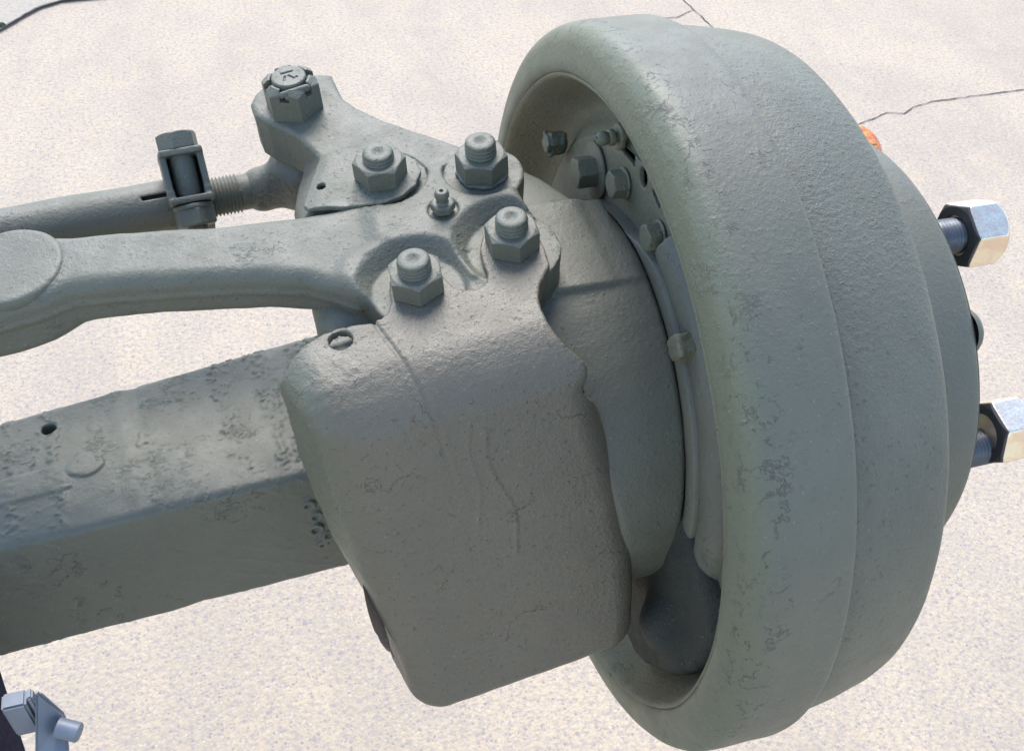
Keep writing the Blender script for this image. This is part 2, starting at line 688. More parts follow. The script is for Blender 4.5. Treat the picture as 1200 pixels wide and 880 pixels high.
# far slab beyond a joint, top left
sl = mesh_obj('concrete_slab', [(-.62, 1.53, -.495), (-.5275, 1.586, -.495), (-.4855, 1.641, -.495), (-.456, 1.672, -.495), (-.4225, 1.69, -.495), (-.363, 1.694, -.495), (-.2685, 1.70, -.495), (-.10, 1.72, -.495), (1.2, 1.98, -.495), (1.6, 6, -.495), (-6, 6, -.495), (-6, .9, -.495)],
              [tuple(range(12))], M_slab, None, False)
sl['kind'] = 'structure'
ribbon('slab_joint', [(-1.2, 1.30), (-.62, 1.53), (-.5275, 1.586), (-.4855, 1.641), (-.456, 1.672), (-.4225, 1.688), (-.363, 1.692), (-.2685, 1.698), (-.10, 1.72), (.5, 1.84)], .003, M_crack, -.4935, seed=12)
blob('moss_tuft', (-.533, 1.60), .014, .007, M_moss, -.494, 8, .005)

# ------------------------------------------------------------------ frame of the steering knuckle (kingpin leans inward)
kz = Vector((-math.tan(R(6)), -math.tan(R(6)), 1)).normalized()
kx = (Vector((1, 0, 0)) - kz * kz.x).normalized()
ky = kz.cross(kx)
KO = Vector((-.0772, .0117, .125))
KM = Matrix(((kx.x, ky.x, kz.x, KO.x), (kx.y, ky.y, kz.y, KO.y), (kx.z, ky.z, kz.z, KO.z), (0, 0, 0, 1)))
KI = KM.inverted()


def w2k_vec(v):
    return KI.to_3x3() @ Vector(v)


# ------------------------------------------------------------------ axle beam
e1 = Vector((1, .118, .007)).normalized()
e3 = (Vector((0, 0, 1)) - e1 * e1.z).normalized()
e2 = e3.cross(e1)
BO = Vector((-.155, .0265, -.0400))
BM = Matrix(((e1.x, e2.x, e3.x, BO.x), (e1.y, e2.y, e3.y, BO.y), (e1.z, e2.z, e3.z, BO.z), (0, 0, 0, 1)))
beam = thing('axle_beam', 'square grey green axle beam with flaking paint and a small hole in its top', 'axle beam', BM)


def f_beam(x, y, z):
    t = np.clip((-(x + 85)) / 8, 0, 1)            # the left part is a slightly larger section welded on
    t = t * t * (3 - 2 * t)
    gy = np.maximum(51.5 + .062 * x, 36) + 1.0 * t
    gz = 43.2 + .4 * t
    qy = np.abs(y) - gy
    qz = np.maximum(z - gz, -z - gz - 2.2 * np.clip(1 + x / 146, 0, 1))
    d = rmax(qy, qz, 4.5)
    d = d + .35 * wob(x, y, z, 60, 1.0) + .18 * wob(x, y, z, 23, 2.0)
    # weld upset at the joint
    d = d - .7 * np.exp(-((x + 88 + .06 * z) / 5.0) ** 2) * (1 - .3 * t)
    d = d + .3 * np.exp(-((x + 78 + .08 * z) / 2.6) ** 2)
    # thick flaking paint: crumbly raised patches
    wx, wy, wz = x + 2.2 * wob(y, z, x, 13, 1.3), y + 2.2 * wob(z, x, y, 12, 2.9), z + 1.5 * wob(x, y, z, 14, 4.1)
    patch = np.clip((wob(x, y, z, 62, 2.6) + .5 * wob(x, y, z, 21, .4) + .12) * 3.5, 0, 1)
    lump = np.clip((wob(wx, wy, wz, 9.0, .8) + .6 * wob(wx, wy, wz, 4.3, 3.3) - .22) * 3.0, 0, 1)
    d = d - .75 * patch * lump * (1 - .6 * (y < -40))
    # raised strip on the top that ends at the plug weld
    strip = box(x, y, z, (-240, -8, 42.6), (118, 8.2, 1.6), 1.0)
    d = smin(d, strip, 2.0)
    el = np.sqrt(((x + 113) / 9.5) ** 2 + ((y + 4) / 7.5) ** 2)
    plug = rmax((el - 1) * 7.5 + .8 * wob(x, y, z, 14, 1), np.abs(z - 42) - 2.7, .8)
    d = smin(d, plug, .8)
    # drain hole
    d = np.maximum(d, -(cyl(x, y, z, -127, 28.5, 3.9, 20, 60)))
    # cast lumps of a worn casting mark beside the cover
    for (cx, cz, r) in ((-11, 20, 5), (-8, 9, 5), (-9, -2, 5.5), (-3, -10, 5), (-7, -17, 4)):
        ring = np.abs(np.hypot(x - cx, z - cz) - r * .6) - 1.0
        ring = np.maximum(ring, np.abs(y + 51.5 + .062 * x) - 1.6) + .5 * wob(x, y, z, 9, cx)
        d = smin(d, ring, 1.4)
    return d


beam_body = sdf_obj('beam_body', f_beam, (-330, -62, -52), (70, 62, 52), 1.0, M_beam, beam)
V, F = lathe([(0, .01), (0, 3.5), (.1, 3.6)], 24, 'z')
hole = mesh_obj('drain_hole', np.array(V) * .001, F, M_hole, beam, False, Matrix.Translation((-.127, .0285, .0245)))

# ------------------------------------------------------------------ steering knuckle (hub and yoke behind the cover)
kn = thing('steering_knuckle', 'broad round knuckle hub between the cover and the drum', 'knuckle', Matrix.Identity(4))
Kn = np.array(KI)


def to_k(x, y, z):
    """world mm -> knuckle mm"""
    m = Kn
    return (m[0, 0] * x + m[0, 1] * y + m[0, 2] * z + m[0, 3] * 1000,
            m[1, 0] * x + m[1, 1] * y + m[1, 2] * z + m[1, 3] * 1000,
            m[2, 0] * x + m[2, 1] * y + m[2, 2] * z + m[2, 3] * 1000)


def f_hub(x, y, z):
    r = np.hypot(y, z)
    hub = rmax(r - 107.5 + .02 * np.maximum(0, -x - 5), np.abs(x + 26) - 42, 4.0)
    xcut = np.interp(z, [-70, -20, 20, 60, 95], [-8, -11, -20, -33, -75])      # clear of the cover on the near side
    hub = smax(hub, np.where(y < -10, (xcut - x) * .9, -60.0), 5.0)
    near = rmax(poly(y, z, [(-28, 105.5), (31, 110.5), (60, 0), (-60, 0)]), np.abs(x + 28) - 40, 3)
    far = rmax(poly(y, z, [(-27, 104), (31, 111), (83, 90.5), (130, 68), (122, 0), (0, -10)]), np.abs(x + 32) - 30, 3.5)
    d = smin(hub, near, 3)
    d = smin(d, far, 5)
    d = d + .35 * wob(x, y, z, 48, 3.0)
    return d


sdf_obj('spindle_hub', f_hub, (-72, -130, -125), (32, 145, 125), 1.5, M_knuckle, kn)


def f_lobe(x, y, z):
    """lumpy boss of the brake anchor at the lower near side"""
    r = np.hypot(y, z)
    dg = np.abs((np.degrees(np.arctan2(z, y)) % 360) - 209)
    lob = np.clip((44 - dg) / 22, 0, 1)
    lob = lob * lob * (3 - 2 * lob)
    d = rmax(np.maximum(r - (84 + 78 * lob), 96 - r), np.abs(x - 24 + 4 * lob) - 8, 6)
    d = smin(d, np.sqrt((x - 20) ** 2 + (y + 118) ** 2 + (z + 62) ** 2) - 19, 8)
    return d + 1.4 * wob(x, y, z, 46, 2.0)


sdf_obj('anchor_boss', f_lobe, (-12, -182, -150), (42, -40, 20), 1.5, M_recess_shade, kn)




def ring_noise(a, q, t):
    dg = math.degrees(t) % 360
    f = min(1, max(0, (dg - 88) / 16)) * min(1, max(0, (300 - dg) / 16))
    return .15 * math.sin(9 * t) + .1 * math.sin(31 * t) - (1 - f) * max(0, q - 107.4)


V, F = lathe([(22, 107.0), (15.6, 107.2), (14.6, 107.9), (14.4, 111), (14.8, 115), (15.8, 116.4), (22, 116.6)], 256, 'x', ring_noise)
fix_normals(mesh_obj('seal_ring', np.array(V) * .001, F, M_knuckle, kn))


def f_col(u, v, k):
    d = box(u, v, k, (-12, -14, -95), (58, 30, 83), 16)
    d = rmax(d, k + 12, 3)
    d = smin(d, cyl(u, v, k, 0, 0, 44, -180, -14, 5), 10)
    d = smin(d, cyl(u, v, k, -60, -58, 11, -30, -5.5, 1), 2)
    return d + .4 * wob(u, v, k, 40, 4)


sdf_obj('kingpin_yoke', f_col, (-80, -62, -190), (60, 60, 0), 2.0, M_knuckle, kn, KM)

# ------------------------------------------------------------------ steering arm casting
arm = thing('steering_lever', 'forged two-branched steering lever held down by four hexagon nuts with domed studs', 'steering lever', KM)
CASTLE = [(-44, 20), (-48.5, 58), (-51, 67), (-56.4, 80), (-63, 90), (-71, 98), (-76.5, 106), (-77.5, 116), (-74, 124), (-66, 131), (-56, 134), (-45, 133), (-31.5, 128),
          (-31, 117), (-29.5, 106), (-24, 96), (-12, 82), (22, 49), (40, 30), (34, 0), (0, -12), (-30, 0)]
LONG = [(-300, -2), (-225, -2), (-205, -1), (-188, 1), (-173.6, 5.2), (-150, 1.5), (-121.7, -4.5), (-89.4, -12.5), (-70, -20), (-54.4, -31), (-43, -37.5), (-38, -20), (-20, 0), (-30, 22),
        (-50, 22), (-67, 23), (-101.8, 28), (-135.7, 35), (-170, 41), (-184, 45), (-205, 52), (-235, 54), (-300, 54)]


def f_arm(u, v, k):
    top = 2.0 + .6 * np.clip(-u / 100, 0, 2)
    # the long arm
    deep = 1 / (1 + np.exp((u + 176) / 5))
    d_long = rmax(poly(u, v, LONG), np.abs(k - (top - 24 - 5 * deep) / 2) - (top + 24 + 5 * deep) / 2, 7.5)
    # the arm that carries the ball stud
    kk = k - .012 * (v - 60)
    d_cas = rmax(poly(u, v, CASTLE), np.abs(kk + 13.5) - 13.5, 2.4)
    d = smin(d_long, d_cas, 6)
    # centre boss
    d = smin(d, cyl(u, v, k, 2, -2, 37, -30, 4.5, 5), 8)
    # sloping skirt beside the ball-stud branch, and metal filling the valleys between the bosses
    sk = rmax(poly(u, v, [(-62, 83), (-69, 52), (-67, 26), (-20, 20), (-20, 84)]), np.abs(k + 14) - 12, 2)
    sk = rmax(sk, (-(u + 47.5 - .35 * (v - 62)) * .77 + (k + 1) * .63), 3)
    d = smin(d, sk, 3)
    d = smin(d, cyl(u, v, k, 3, -36, 15, -28, -1.2, 3), 4)
    d = smin(d, cyl(u, v, k, -40, -24, 14, -28, 3.5, 4), 5)
    # bosses below nuts
    b2 = cyl(u, v, k, 25.6, 25.0, 20.2, -34, .8, 1.2)
    b3 = cyl(u, v, k, 26.2, -26.1, 22.4, -32, 3.5, 3)
    b4 = cyl(u, v, k, -21.7, -38.9, 20.8, -30, -2.6, 1.5)
    b1 = cyl(u, v, k, -22.0, 34.5, 22.5, -30, -.2, 1.5)
    d = smin(d, b3, 7)
    d = smin(d, b1, 3)
    d = smin(d, b4, 4)
    d = smin(d, b2, 2.5)
    # spot faces and the bowls above them
    for cx, cy in ((-21.7, -38.9), (26.2, -26.1)):
        rr = np.hypot(u - cx, v - cy)
        bowl = np.maximum((rr - 21.8 - (k + 2.5) * 1.0) * .7, -(k + 2.6))
        d = smax(d, -bowl, 1.2)
        d = np.maximum(d, -np.maximum(rr - 21.6, -(k + 3.2)))
    for cx, cy, kc, r in ((-22.0, 34.5, -.3, 22.0), (25.6, 25.0, .7, 19.6)):
        rr = np.hypot(u - cx, v - cy)
        d = np.maximum(d, -np.maximum(rr - r, -(k - kc)))
    # grease fitting seat
    rr = np.hypot(u - .4, v - 1.7)
    d = np.maximum(d, -np.maximum(rr - 7.4, -(k - 3.6)))
    # sloping neck beside the ball-stud branch
    d = d + .45 * wob(u, v, k, 44, 5.0) * np.clip((np.hypot(u, v) - 30) / 20, 0.15, 1) + .12 * wob(u, v, k, 15, 2.0)
    # parting line along the near side of the long arm
    d = d - .9 * np.exp(-((k + 9) / 1.6) ** 2) * (u < -48) * (v < 20)
    return d


sdf_obj('arm_casting', f_arm, (-262, -66, -40), (58, 142, 12), 1.05, M_arm, arm)


def f_pad(u, v, k):
    d = cyl(u, v, k, -198, 25.5, 24.5, -2, 4.7, 2.6)
    return d + .25 * wob(u, v, k, 30, 1)


sdf_obj('arm_end_pad', f_pad, (-228, -5, -6), (-168, 56, 9), 1.0, M_arm, arm)

# nuts with their studs
nutV = nut_mesh(22.6, 10.8)
nut_d = shared('stud_nut', *nutV, M_fit)
nut_tall = shared('stud_nut_tall', *nut_mesh(22.6, 12.2), M_fit)
stud_d = {}
for nm, z1 in (('a', 17.6), ('b', 19.8), ('c', 17.0), ('d', 15.0)):
    stud_d[nm] = shared('stud', *stud_mesh(7.6, 3, z1), M_fit)
NUTS = [(26.2, -26.1, 0.3, -89.6, nut_d, 'a', 0), (-21.7, -38.9, .3, -94.8, nut_d, 'a', 2.5), (-22.8, 35.0, 4.0, -125.7, nut_d, 'd', -3), (25.6, 25.0, 1.4, -82, nut_tall, 'b', 1.5)]
for (u, v, k, a, dat, sname, tilt) in NUTS:
    n = put('stud_nut', dat, arm, Matrix.Translation((u * .001, v * .001, k * .001)) @ Matrix.Rotation(R(a - 30), 4, 'Z') @ Matrix.Rotation(R(tilt * .4), 4, 'X'))
    put('stud', stud_d[sname], n, Matrix.Translation((0, 0, 0)))
# lumpy washer face below the rear nut
V, F = lathe([(0, 12.4), (.9, 12.8), (1.9, 12.4), (2.0, 9)], 64, 'z', lambda a, r, t: .35 * math.sin(7 * t) + .25 * math.sin(13 * t + 1))
fix_normals(mesh_obj('nut_washer', np.array(V) * .001, F, M_fit, arm, True, Matrix.Translation((.0256, .025, .0007))))

# grease fitting
def f_zerk(x, y, z):
    base = rmax(hexd(x, y, 10.2), np.abs(z - 1.5) - 2.3, .5)
    base = np.maximum(base, (z - 3.8 + (np.hypot(x, y) - 4.6) * .6) * .86)
    r = np.hypot(x, y)
    neck = rmax(r - 2.7, np.abs(z - 5) - 3, .3)
    ball = np.sqrt(x * x + y * y + (z - 8.2) ** 2) - 3.5
    d = smin(base, smin(neck, np.maximum(ball, z - 10.6), .8), .8)
    return np.maximum(d, -np.maximum(r - .9, -(z - 9.6)))


sdf_obj('grease_fitting', f_zerk, (-7, -7, -2), (7, 7, 13), .4, M_fit, arm, Matrix.Translation((.0004, .0017, .0056)) @ Matrix.Rotation(R(20), 4, 'Z'))

# lock plate under the left nut: folded sheet with a small hole
PLATE = [(-49, 60.5), (-56, 44), (-62.5, 28), (-60.5, 23.5), (-45, 18.6), (-26, 15.2), (-16, 17.3), (-8, 23), (-3.5, 32), (-4.2, 41), (-11, 50), (-24, 57), (-38, 61)]


def f_plate(u, v, k):
    bend = 1 / (1 + np.exp((u + 57 - .35 * (v - 36)) / 2.2))
    lift = 2.9 - 3.5 * bend + .02 * (u + 22) * (u < -22)
    d = rmax(poly(u, v, PLATE) + .4 * wob(u, v, k, 14, 1), np.abs(k - lift + .3 * wob(u, v, 0 * k, 30, 2)) - 1.35, .5)
    return np.maximum(d, -(np.hypot(u + 52.2, v - 36.8) - 2.3))


sdf_obj('lock_plate', f_plate, (-82, 8, -12), (4, 68, 6), .7, M_arm, arm)

# ------------------------------------------------------------------ knuckle cover
cover = thing('knuckle_cover', 'large dull grey steel cover folded over the knuckle front, two lugs under nuts', 'cover', KM)
c15 = w2k_vec((0, math.cos(R(14)), -math.sin(R(14))))
P0 = KI @ Vector((-.080, -.088, .090))
P0 = np.array(P0) * 1000
nF = np.array(c15)


def plane3(p1, p2, p3, inside):
    p1, p2, p3, inside = [np.array(p, float) for p in (p1, p2, p3, inside)]
    n = np.cross(p2 - p1, p3 - p1)
    n /= np.linalg.norm(n)
    if (inside - p1) @ n > 0:
        n = -n
    return n, p1


def wk(*p):
    return np.array(KI @ Vector(p)) * 1000


IN = wk(-.09, -.05, .03)
dep = np.array(w2k_vec((0, 1, 0)))
LK = np.array([-150, -95, -40, 5.0, 30])
LU = np.array([-64.6, -71.3, -74.3, -79.4, -81.4])
FK = np.array([-190, -150, -95, -45, -15, 10])
FV = np.array([.24, .30, .44, .50, .40, .30])
RK = np.array([-190, -148, -123, -85, -46.8, -22, -10, 10])
RU = np.array([52.5, 56.4, 57.3, 53.6, 46.5, 43.0, 52.0, 58.0])
pl_bot = plane3(wk(-.079, -.128, -.077), wk(-.120, -.131, -.0825), wk(-.079, -.060, -.079), IN)
LUGS = [(-95, -160), (-95, -66), (-86, -66), (-81, -62.0), (-76, -58.0), (-65, -53.6), (-55, -53.2), (-45, -54.2), (-41, -52.5), (-37.5, -49.5), (-35.3, -45), (-34.6, -39),
        (-33.2, -32), (-28.5, -27), (-21.7, -25.2), (-14.5, -27.5), (-10, -32.5), (-8.2, -38.5), (-6.2, -44), (-1.5, -47.4), (4, -47.8), (8.2, -45.6), (10.4, -41), (10.2, -34), (10.9, -24), (14.5, -16.5),
        (21, -12), (29, -11.5), (36, -15.5), (39.2, -22), (39.8, -33), (38.9, -43.5), (35.5, -48), (31.0, -54), (28.3, -61), (27.3, -68), (27.9, -76), (29.6, -82), (32.6, -87.5), (38.2, -93.2), (39.6, -95.2), (38.6, -97.0), (34.6, -97.4), (34.0, -99.0), (36.5, -101.5), (41, -104.5), (60, -110), (110, -160)]


def f_cover(u, v, k):
    dF = -((u - P0[0]) * nF[0] + (v - P0[1]) * nF[1] + (k - P0[2]) * nF[2])   # >0 in front of the face
    bulge = 2.5 * np.exp(-((u + 10) / 60) ** 2 - ((k + 70) / 70) ** 2)
    dF = dF - bulge
    dT = k - .3
    dR = (u - np.interp(k, RK, RU)) * .96
    uL = np.interp(k, LK, LU)
    dL = (uL - np.interp(k, FK, FV) * np.clip(-dF, -8, 60) - u) * .82
    dB = (u - pl_bot[1][0]) * pl_bot[0][0] + (v - pl_bot[1][1]) * pl_bot[0][1] + (k - pl_bot[1][2]) * pl_bot[0][2]
    s = rmax(dT, dF, 20)
    s = rmax(s, dR, 14)
    s = rmax(s, dL, 13)
    s = rmax(s, dB, 12) * 1.0
    thick = 3.8 + 16 * np.clip((u - 14) / 10, 0, 1) * np.clip((k + 62) / 20, 0, 1)
    shell = np.maximum(s, -(s + thick))
    # open at the back
    back = -dF - 34 + 30 * np.clip((u - 20) / 12, 0, 1) * np.clip((k + 90) / 62, 0, 1)
    zone = poly(u, v, LUGS)
    top_zone = np.minimum(np.maximum(zone, -(k + 30)), 200)
    cut = np.where(k > -14, zone, np.maximum(back, -400))
    t = np.clip((k + 24) / 12, 0, 1)
    cut = zone * t + back * (1 - t)
    d = rmax(shell, cut, .8)
    d = d + .35 * wob(u, v, k, 55, 6.0) + .15 * wob(u, v, k, 19, 4.0)
    # bolt hole in the left ear
    rr = np.hypot(u + 60.3, v + 60.0)
    d = np.maximum(d, -np.maximum(rr - 5.3, -(k + 10)))
    d = d + .35 * np.exp(-((rr - 7.2) / .9) ** 2) * (k > -12)
    # seam from the ear notch down the face
    A = np.array((-44.6, -54.1, 0.0))
    Bp = np.array((-32.5, -92.0, -2.0))
    sx = u - (-44.6 + (-(v + 54.1)) * .30)
    seam = np.exp(-(sx / .9) ** 2) * (v < -53) * np.clip((v + 118) / 16, 0, 1)
    d = d + .75 * seam - .45 * np.exp(-((sx - 2.0) / 1.1) ** 2) * (v < -53) * np.clip((v + 122) / 20, 0, 1)
    # wrinkled weld on the left shoulder
    wz = np.exp(-((u + 70) / 14) ** 2 - ((v + 84) / 16) ** 2)
    d = d - .5 * wz * (wob(u * 1.0, v * .6, k, 13, 2.0) + .8 * wob(v, u, k, 6.5, 1.0))
    # a few low runs in the thick paint
    run = np.exp(-((u + 6 + .12 * (k + 60) + 2.5 * np.sin(k / 9)) / .8) ** 2) * (k < -25) * (k > -95)
    run2 = np.exp(-((u + 18 - .05 * (k + 60) + 1.5 * np.sin(k / 7)) / .7) ** 2) * (k < -20) * (k > -75)
    d = d - .8 * run * (dF > -12) - .6 * run2 * (dF > -12)
    return d


sdf_obj('cover_shell', f_cover, (-102, -172, -215), (70, -4, 8), 1.15, M_cover, cover)

# rusty torn strip at the lower left edge of the cover
rnd = random.Random(2)
SL0, SL1 = np.array(wk(-.1400, -.090, -.008)), np.array(wk(-.1315, -.108, -.050))
vv, ff = [], []
for i in range(13):
    t = i / 12
    c = SL0 + (SL1 - SL0) * t
    w = 5.6 * math.sin(math.pi * min(1, .12 + t * .9)) + .8 + rnd.uniform(-1.6, 1.2) * (t > .45)
    for s, q in ((-1, 0), (1, 0), (1, 3), (-1, 3)):
        vv.append((c[0] - 2.2 * math.sin(2.2 * t + .6) + s * w * .35, c[1] + s * w * .6, c[2] + q + s * w * .3))
for i in range(12):
    for a in range(4):
        b = (a + 1) % 4
        ff.append((i * 4 + a, i * 4 + b, i * 4 + 4 + b, i * 4 + 4 + a))
ff += [(0, 1, 2, 3), (48, 51, 50, 49)]
fix_normals(mesh_obj('rusty_strip', np.array(vv) * .001, ff, M_rust, cover, False))['label'] = 'rusty torn strip at the lower left edge'

# ------------------------------------------------------------------ tie rod
ta, tb = Vector((-.2905, .1135, .080)), Vector((-.157, .1275, .080))
tdir = (tb - ta).normalized()
tz = (Vector((0, 0, 1)) - tdir * tdir.z).normalized()
ty = tz.cross(tdir)
TO = Vector((-.2000, .1235, .0757))
TM = Matrix(((tdir.x, ty.x, tz.x, TO.x), (tdir.y, ty.y, tz.y, TO.y), (tdir.z, ty.z, tz.z, TO.z), (0, 0, 0, 1)))
tie = thing('tie_rod', 'round tie rod tube behind the long arm with a bolted clamp and threaded end', 'tie rod', TM)


def f_tube(x, y, z):
    d = rmax(np.hypot(y, z) - 14.2 - .4 * wob(x, y, z, 60, 1), np.abs(x + 90) - 104, 1.0)
    slot = np.maximum(np.abs(z * .77 + y * .64 - 4.6) - 1.1, np.maximum(np.abs(x + 11) - 8, y * .77 - z * .64))
    return np.maximum(d, -np.maximum(slot, 7.5 - np.hypot(y, z)))


sdf_obj('tube', f_tube, (-200, -19, -19), (18, 19, 19), 1.0, M_rod, tie)
prof = [(5, .01), (5, 9.6)]
x = 5.0
while x < 32:
    prof += [(x + .3, 9.7), (x + .9, 10.9), (x + 1.2, 10.9), (x + 1.8, 9.7)]
    x += 2.0
prof += [(34, 9.9), (52, 10.4), (52, .01)]
V, F = lathe(prof, 64, 'x')
fix_normals(mesh_obj('threaded_end', np.array(V) * .001, F, M_rod, tie))


# clamp in a frame: x along the tube, w the bolt direction
def f_clamp(x, y, z):
    r = np.hypot(y, z)
    band = rmax(np.abs(r - 15.6) - 1.8, np.abs(x) - 8.5, .8)
    return band


cw = Vector((0, .64, .77)).normalized()                 # bolt runs up and away
cn = Vector((0, -.77, .64)).normalized()                # from the tube towards the camera
CL = Matrix(((1, 0, 0, .0055), (0, cn.y, cw.y, 0), (0, cn.z, cw.z, 0), (0, 0, 0, 1)))


def f_clamp2(x, n, w):
    r = np.hypot(n, w)
    d = rmax(np.abs(r - 15.8) - 1.9, np.abs(x) - 10.0, .8)
    gap = np.maximum(np.abs(w) - 13.0, -n)
    d = np.maximum(d, -np.maximum(gap, 0 - n))
    w = w - 4.5
    d = np.minimum(d, box(x, n, w, (0, 9, 5), (9, 1.5, 14), .8))
    for s in (1, -1):
        # channel shaped ear: web across the bolt, side walls towards the gap centre
        wc = 19 * s if s > 0 else -6
        web = box(x, n, w, (0, 19, wc), (11.0, 13.0, 1.7), .9)
        depth = 22 if s > 0 else 4.5
        m = wc - s * depth / 2
        wl = np.minimum(box(x, n, w, (-9.6, 17, m), (1.7, 11.5, depth / 2 + 1.2), .8), box(x, n, w, (9.6, 17, m), (1.7, 11.5, depth / 2 + 1.2), .8))
        ear = smin(web, wl, 1.5)
        d = smin(d, ear, 1.5)
    return d


clamp = sdf_obj('clamp', f_clamp2, (-15, -21, -22), (15, 36, 26), .7, M_fit, tie, CL)
bolt_hex = shared('bolt_head', *nut_mesh(19.0, 9.0), M_fit)
hex16 = bolt_hex
put('clamp_nut', bolt_hex, clamp, Matrix.Translation((0, .0215, .0253)) @ Matrix.Rotation(R(14), 4, 'Z'))
V, F = lathe([(-24, 5.4), (-9, 5.4), (-8.6, 5.0), (-7.6, 5.9), (-6.8, 5.0), (-5.8, 5.9), (-5, 5.0), (-4, 5.9), (-3, 5.4), (-2, 6.3), (20, 6.3)], 40, 'z')
fix_normals(mesh_obj('clamp_bolt', np.array(V) * .001, F, M_fit, clamp, True, Matrix.Translation((0, .0215, .0045))))
V, F = lathe([(-15.2, 5), (-15.2, 10.0), (-14.6, 10.5), (-12.8, 10.5), (-12.4, 10), (-12.4, 5)], 48, 'z')
fix_normals(mesh_obj('lock_washer', np.array(V) * .001, F, M_fit, clamp, True, Matrix.Translation((0, .0215, .0085))))
put('clamp_bolt_head', bolt_hex, clamp, Matrix.Translation((0, .0215, -.0065)) @ Matrix.Rotation(R(180), 4, 'X') @ Matrix.Rotation(R(10), 4, 'Z'))

# ball socket below the arm, and the ball stud with castle nut above
TI = TM.inverted()
cs = KM @ Vector((-.0548, .1065, -.028))
sock = TI @ cs
KT = TI @ KM
kup = KT.to_3x3() @ Vector((0, 0, 1))
s0 = np.array(sock) * 1000
ku = np.array(kup)


def f_sock(x, y, z):
    px, py, pz = x - s0[0], y - s0[1], z - s0[2]
    ax = px * ku[0] + py * ku[1] + pz * ku[2]
    rr = np.sqrt(np.maximum(px * px + py * py + pz * pz - ax * ax, 0))
    cup = rmax(rr - 20.5 - .12 * np.minimum(ax + 10, 0), np.abs(ax + 18) - 17, 8)
    boot = rmax(rr - 16, np.abs(ax + 1) - 5, 3)
    c = s0 - ku * 20
    neck = capsule(x, y, z, (46, 0, 0), (c[0], c[1], c[2]), 12.5)
    d = smin(smin(cup, boot, 4), neck, 9)
    return d + .3 * wob(x, y, z, 25, 1)


sdf_obj('ball_socket', f_sock, (28, -50, -60), (100, 45, 40), 1.1, M_rod, tie)
AF = 26.5


def f_castle(x, y, z):
    r = np.hypot(x, y)
    d = rmax(hexd(x, y, AF), np.abs(z - 9.2) - 9.2, .6)
    d = np.maximum(d, ((z - 18.2) + (r - AF * .42) * .75) * .8)
    d = np.maximum(d, 9.6 - r - 100 * (z < 9))
    for i in range(3):
        a = R(60 * i)
        t = -x * math.sin(a) + y * math.cos(a)
        d = np.maximum(d, -np.maximum(np.abs(t) - 2.3, -(z - 12.2)))
    return d


castle = sdf_obj('castle_nut', f_castle, (-17, -17, -1.5), (17, 17, 20.5), .45, M_fit, tie, KT @ Matrix.Translation((-.0548, .1065, 0.0)) @ Matrix.Rotation(R(8), 4, 'Z'))


def f_bstud(x, y, z):
    r = np.hypot(x, y)
    d = rmax(r - 8.9 - .35 * np.sin(z * 6.28 / 1.6) * (z < 17), np.abs(z - 9) - 10.6, 1.0)
    # two worn stamped strokes in the end
    t1 = np.maximum(np.abs(y - 3) - .55, np.abs(x) - 3.2)
    t2 = np.minimum(np.maximum(np.abs((x - y * .4) + 1.8) - .55, np.abs(y + 1.6) - 2.0), np.maximum(np.abs((x + y * .6) - 0.2) - .55, np.abs(y + 1.6) - 2.0))
    t3 = np.hypot(x - 3.6, y + 2.6) - .7
    mark = np.minimum(np.minimum(t1, t2), t3)
    return np.maximum(d, -np.maximum(mark, -(z - 18.9)))


sdf_obj('ball_stud', f_bstud, (-11, -11, -2), (11, 11, 21), .4, M_fit, castle)


def f_pin(x, y, z):
    a, b = (-6.8, -9.6, 16.2), (6.0, -10.4, 17.0)
    leg = rmax(capsule(x, y, z, a, b, 1.9), np.abs(y + 10.6) - 1.1, .3)
    return np.minimum(leg, capsule(x, y, z, (-4.5, -11.5, 15.0), (4.6, 11.8, 15.0), 1.4))


sdf_obj('cotter_pin', f_pin, (-12, -16, 11), (12, 16, 21), .4, M_fit, castle, Matrix.Rotation(R(0), 4, 'Z'))

# ------------------------------------------------------------------ brake drum
drum = thing('brake_drum', 'large round grey green brake drum with stepped outer bands and cracked paint on its lip', 'brake drum', Matrix.Identity(4))


def drum_noise(a, r, t):
    return .35 * math.sin(3 * t + a * .05) * .5 + .15 * math.sin(11 * t + a * .11) + .08 * math.sin(29 * t - a * .3)


lip = smooth_profile([(30, 173), (8, 174.5), (2, 175.6), (.2, 176.8), (-.8, 178.6), (-.9, 182), (.2, 188.0), (1.6, 192.5), (4.0, 196.2), (7.2, 198.7), (11.5, 199.9), (17, 200.3), (30, 200.6), (43, 200.8)], 5)
prof = lip + [(44.8, 200.7), (46.2, 200.2), (46.9, 199.2), (47.1, 197.6), (47.2, 191.5)]
V, F = lathe(prof, 360, 'x', drum_noise)
fix_normals(mesh_obj('drum_rim', np.array(V) * .001, F, M_drum, drum))
band = [(47.1, 191.5), (48, 192.6)] + smooth_profile([(50, 193.8), (60, 193.8), (75, 192.0), (90, 189.2), (96, 187.6), (99.5, 185.8), (102, 182.8), (103.4, 178.0), (104.2, 172), (107, 160), (110, 140), (110.5, 132)], 5)
V, F = lathe(band, 360, 'x', drum_noise)
fix_normals(mesh_obj('drum_shell', np.array(V) * .001, F, M_band, drum))
disc = [(110, 131.0)] + smooth_profile([(112, 131.0), (130, 131.2), (150, 130.6), (158, 130.2), (160.8, 129.3), (162.2, 127), (162.6, 122), (162.6, 60), (162.6, 55)], 3) + [(175, 52), (178, 48), (178, .01)]
V, F = lathe(disc, 256, 'x')
fix_normals(mesh_obj('hub_disc', np.array(V) * .001, F, M_knuckle, drum))
V, F = lathe([(30, 173), (42, 172), (105, 158), (108, 60)], 128, 'x')
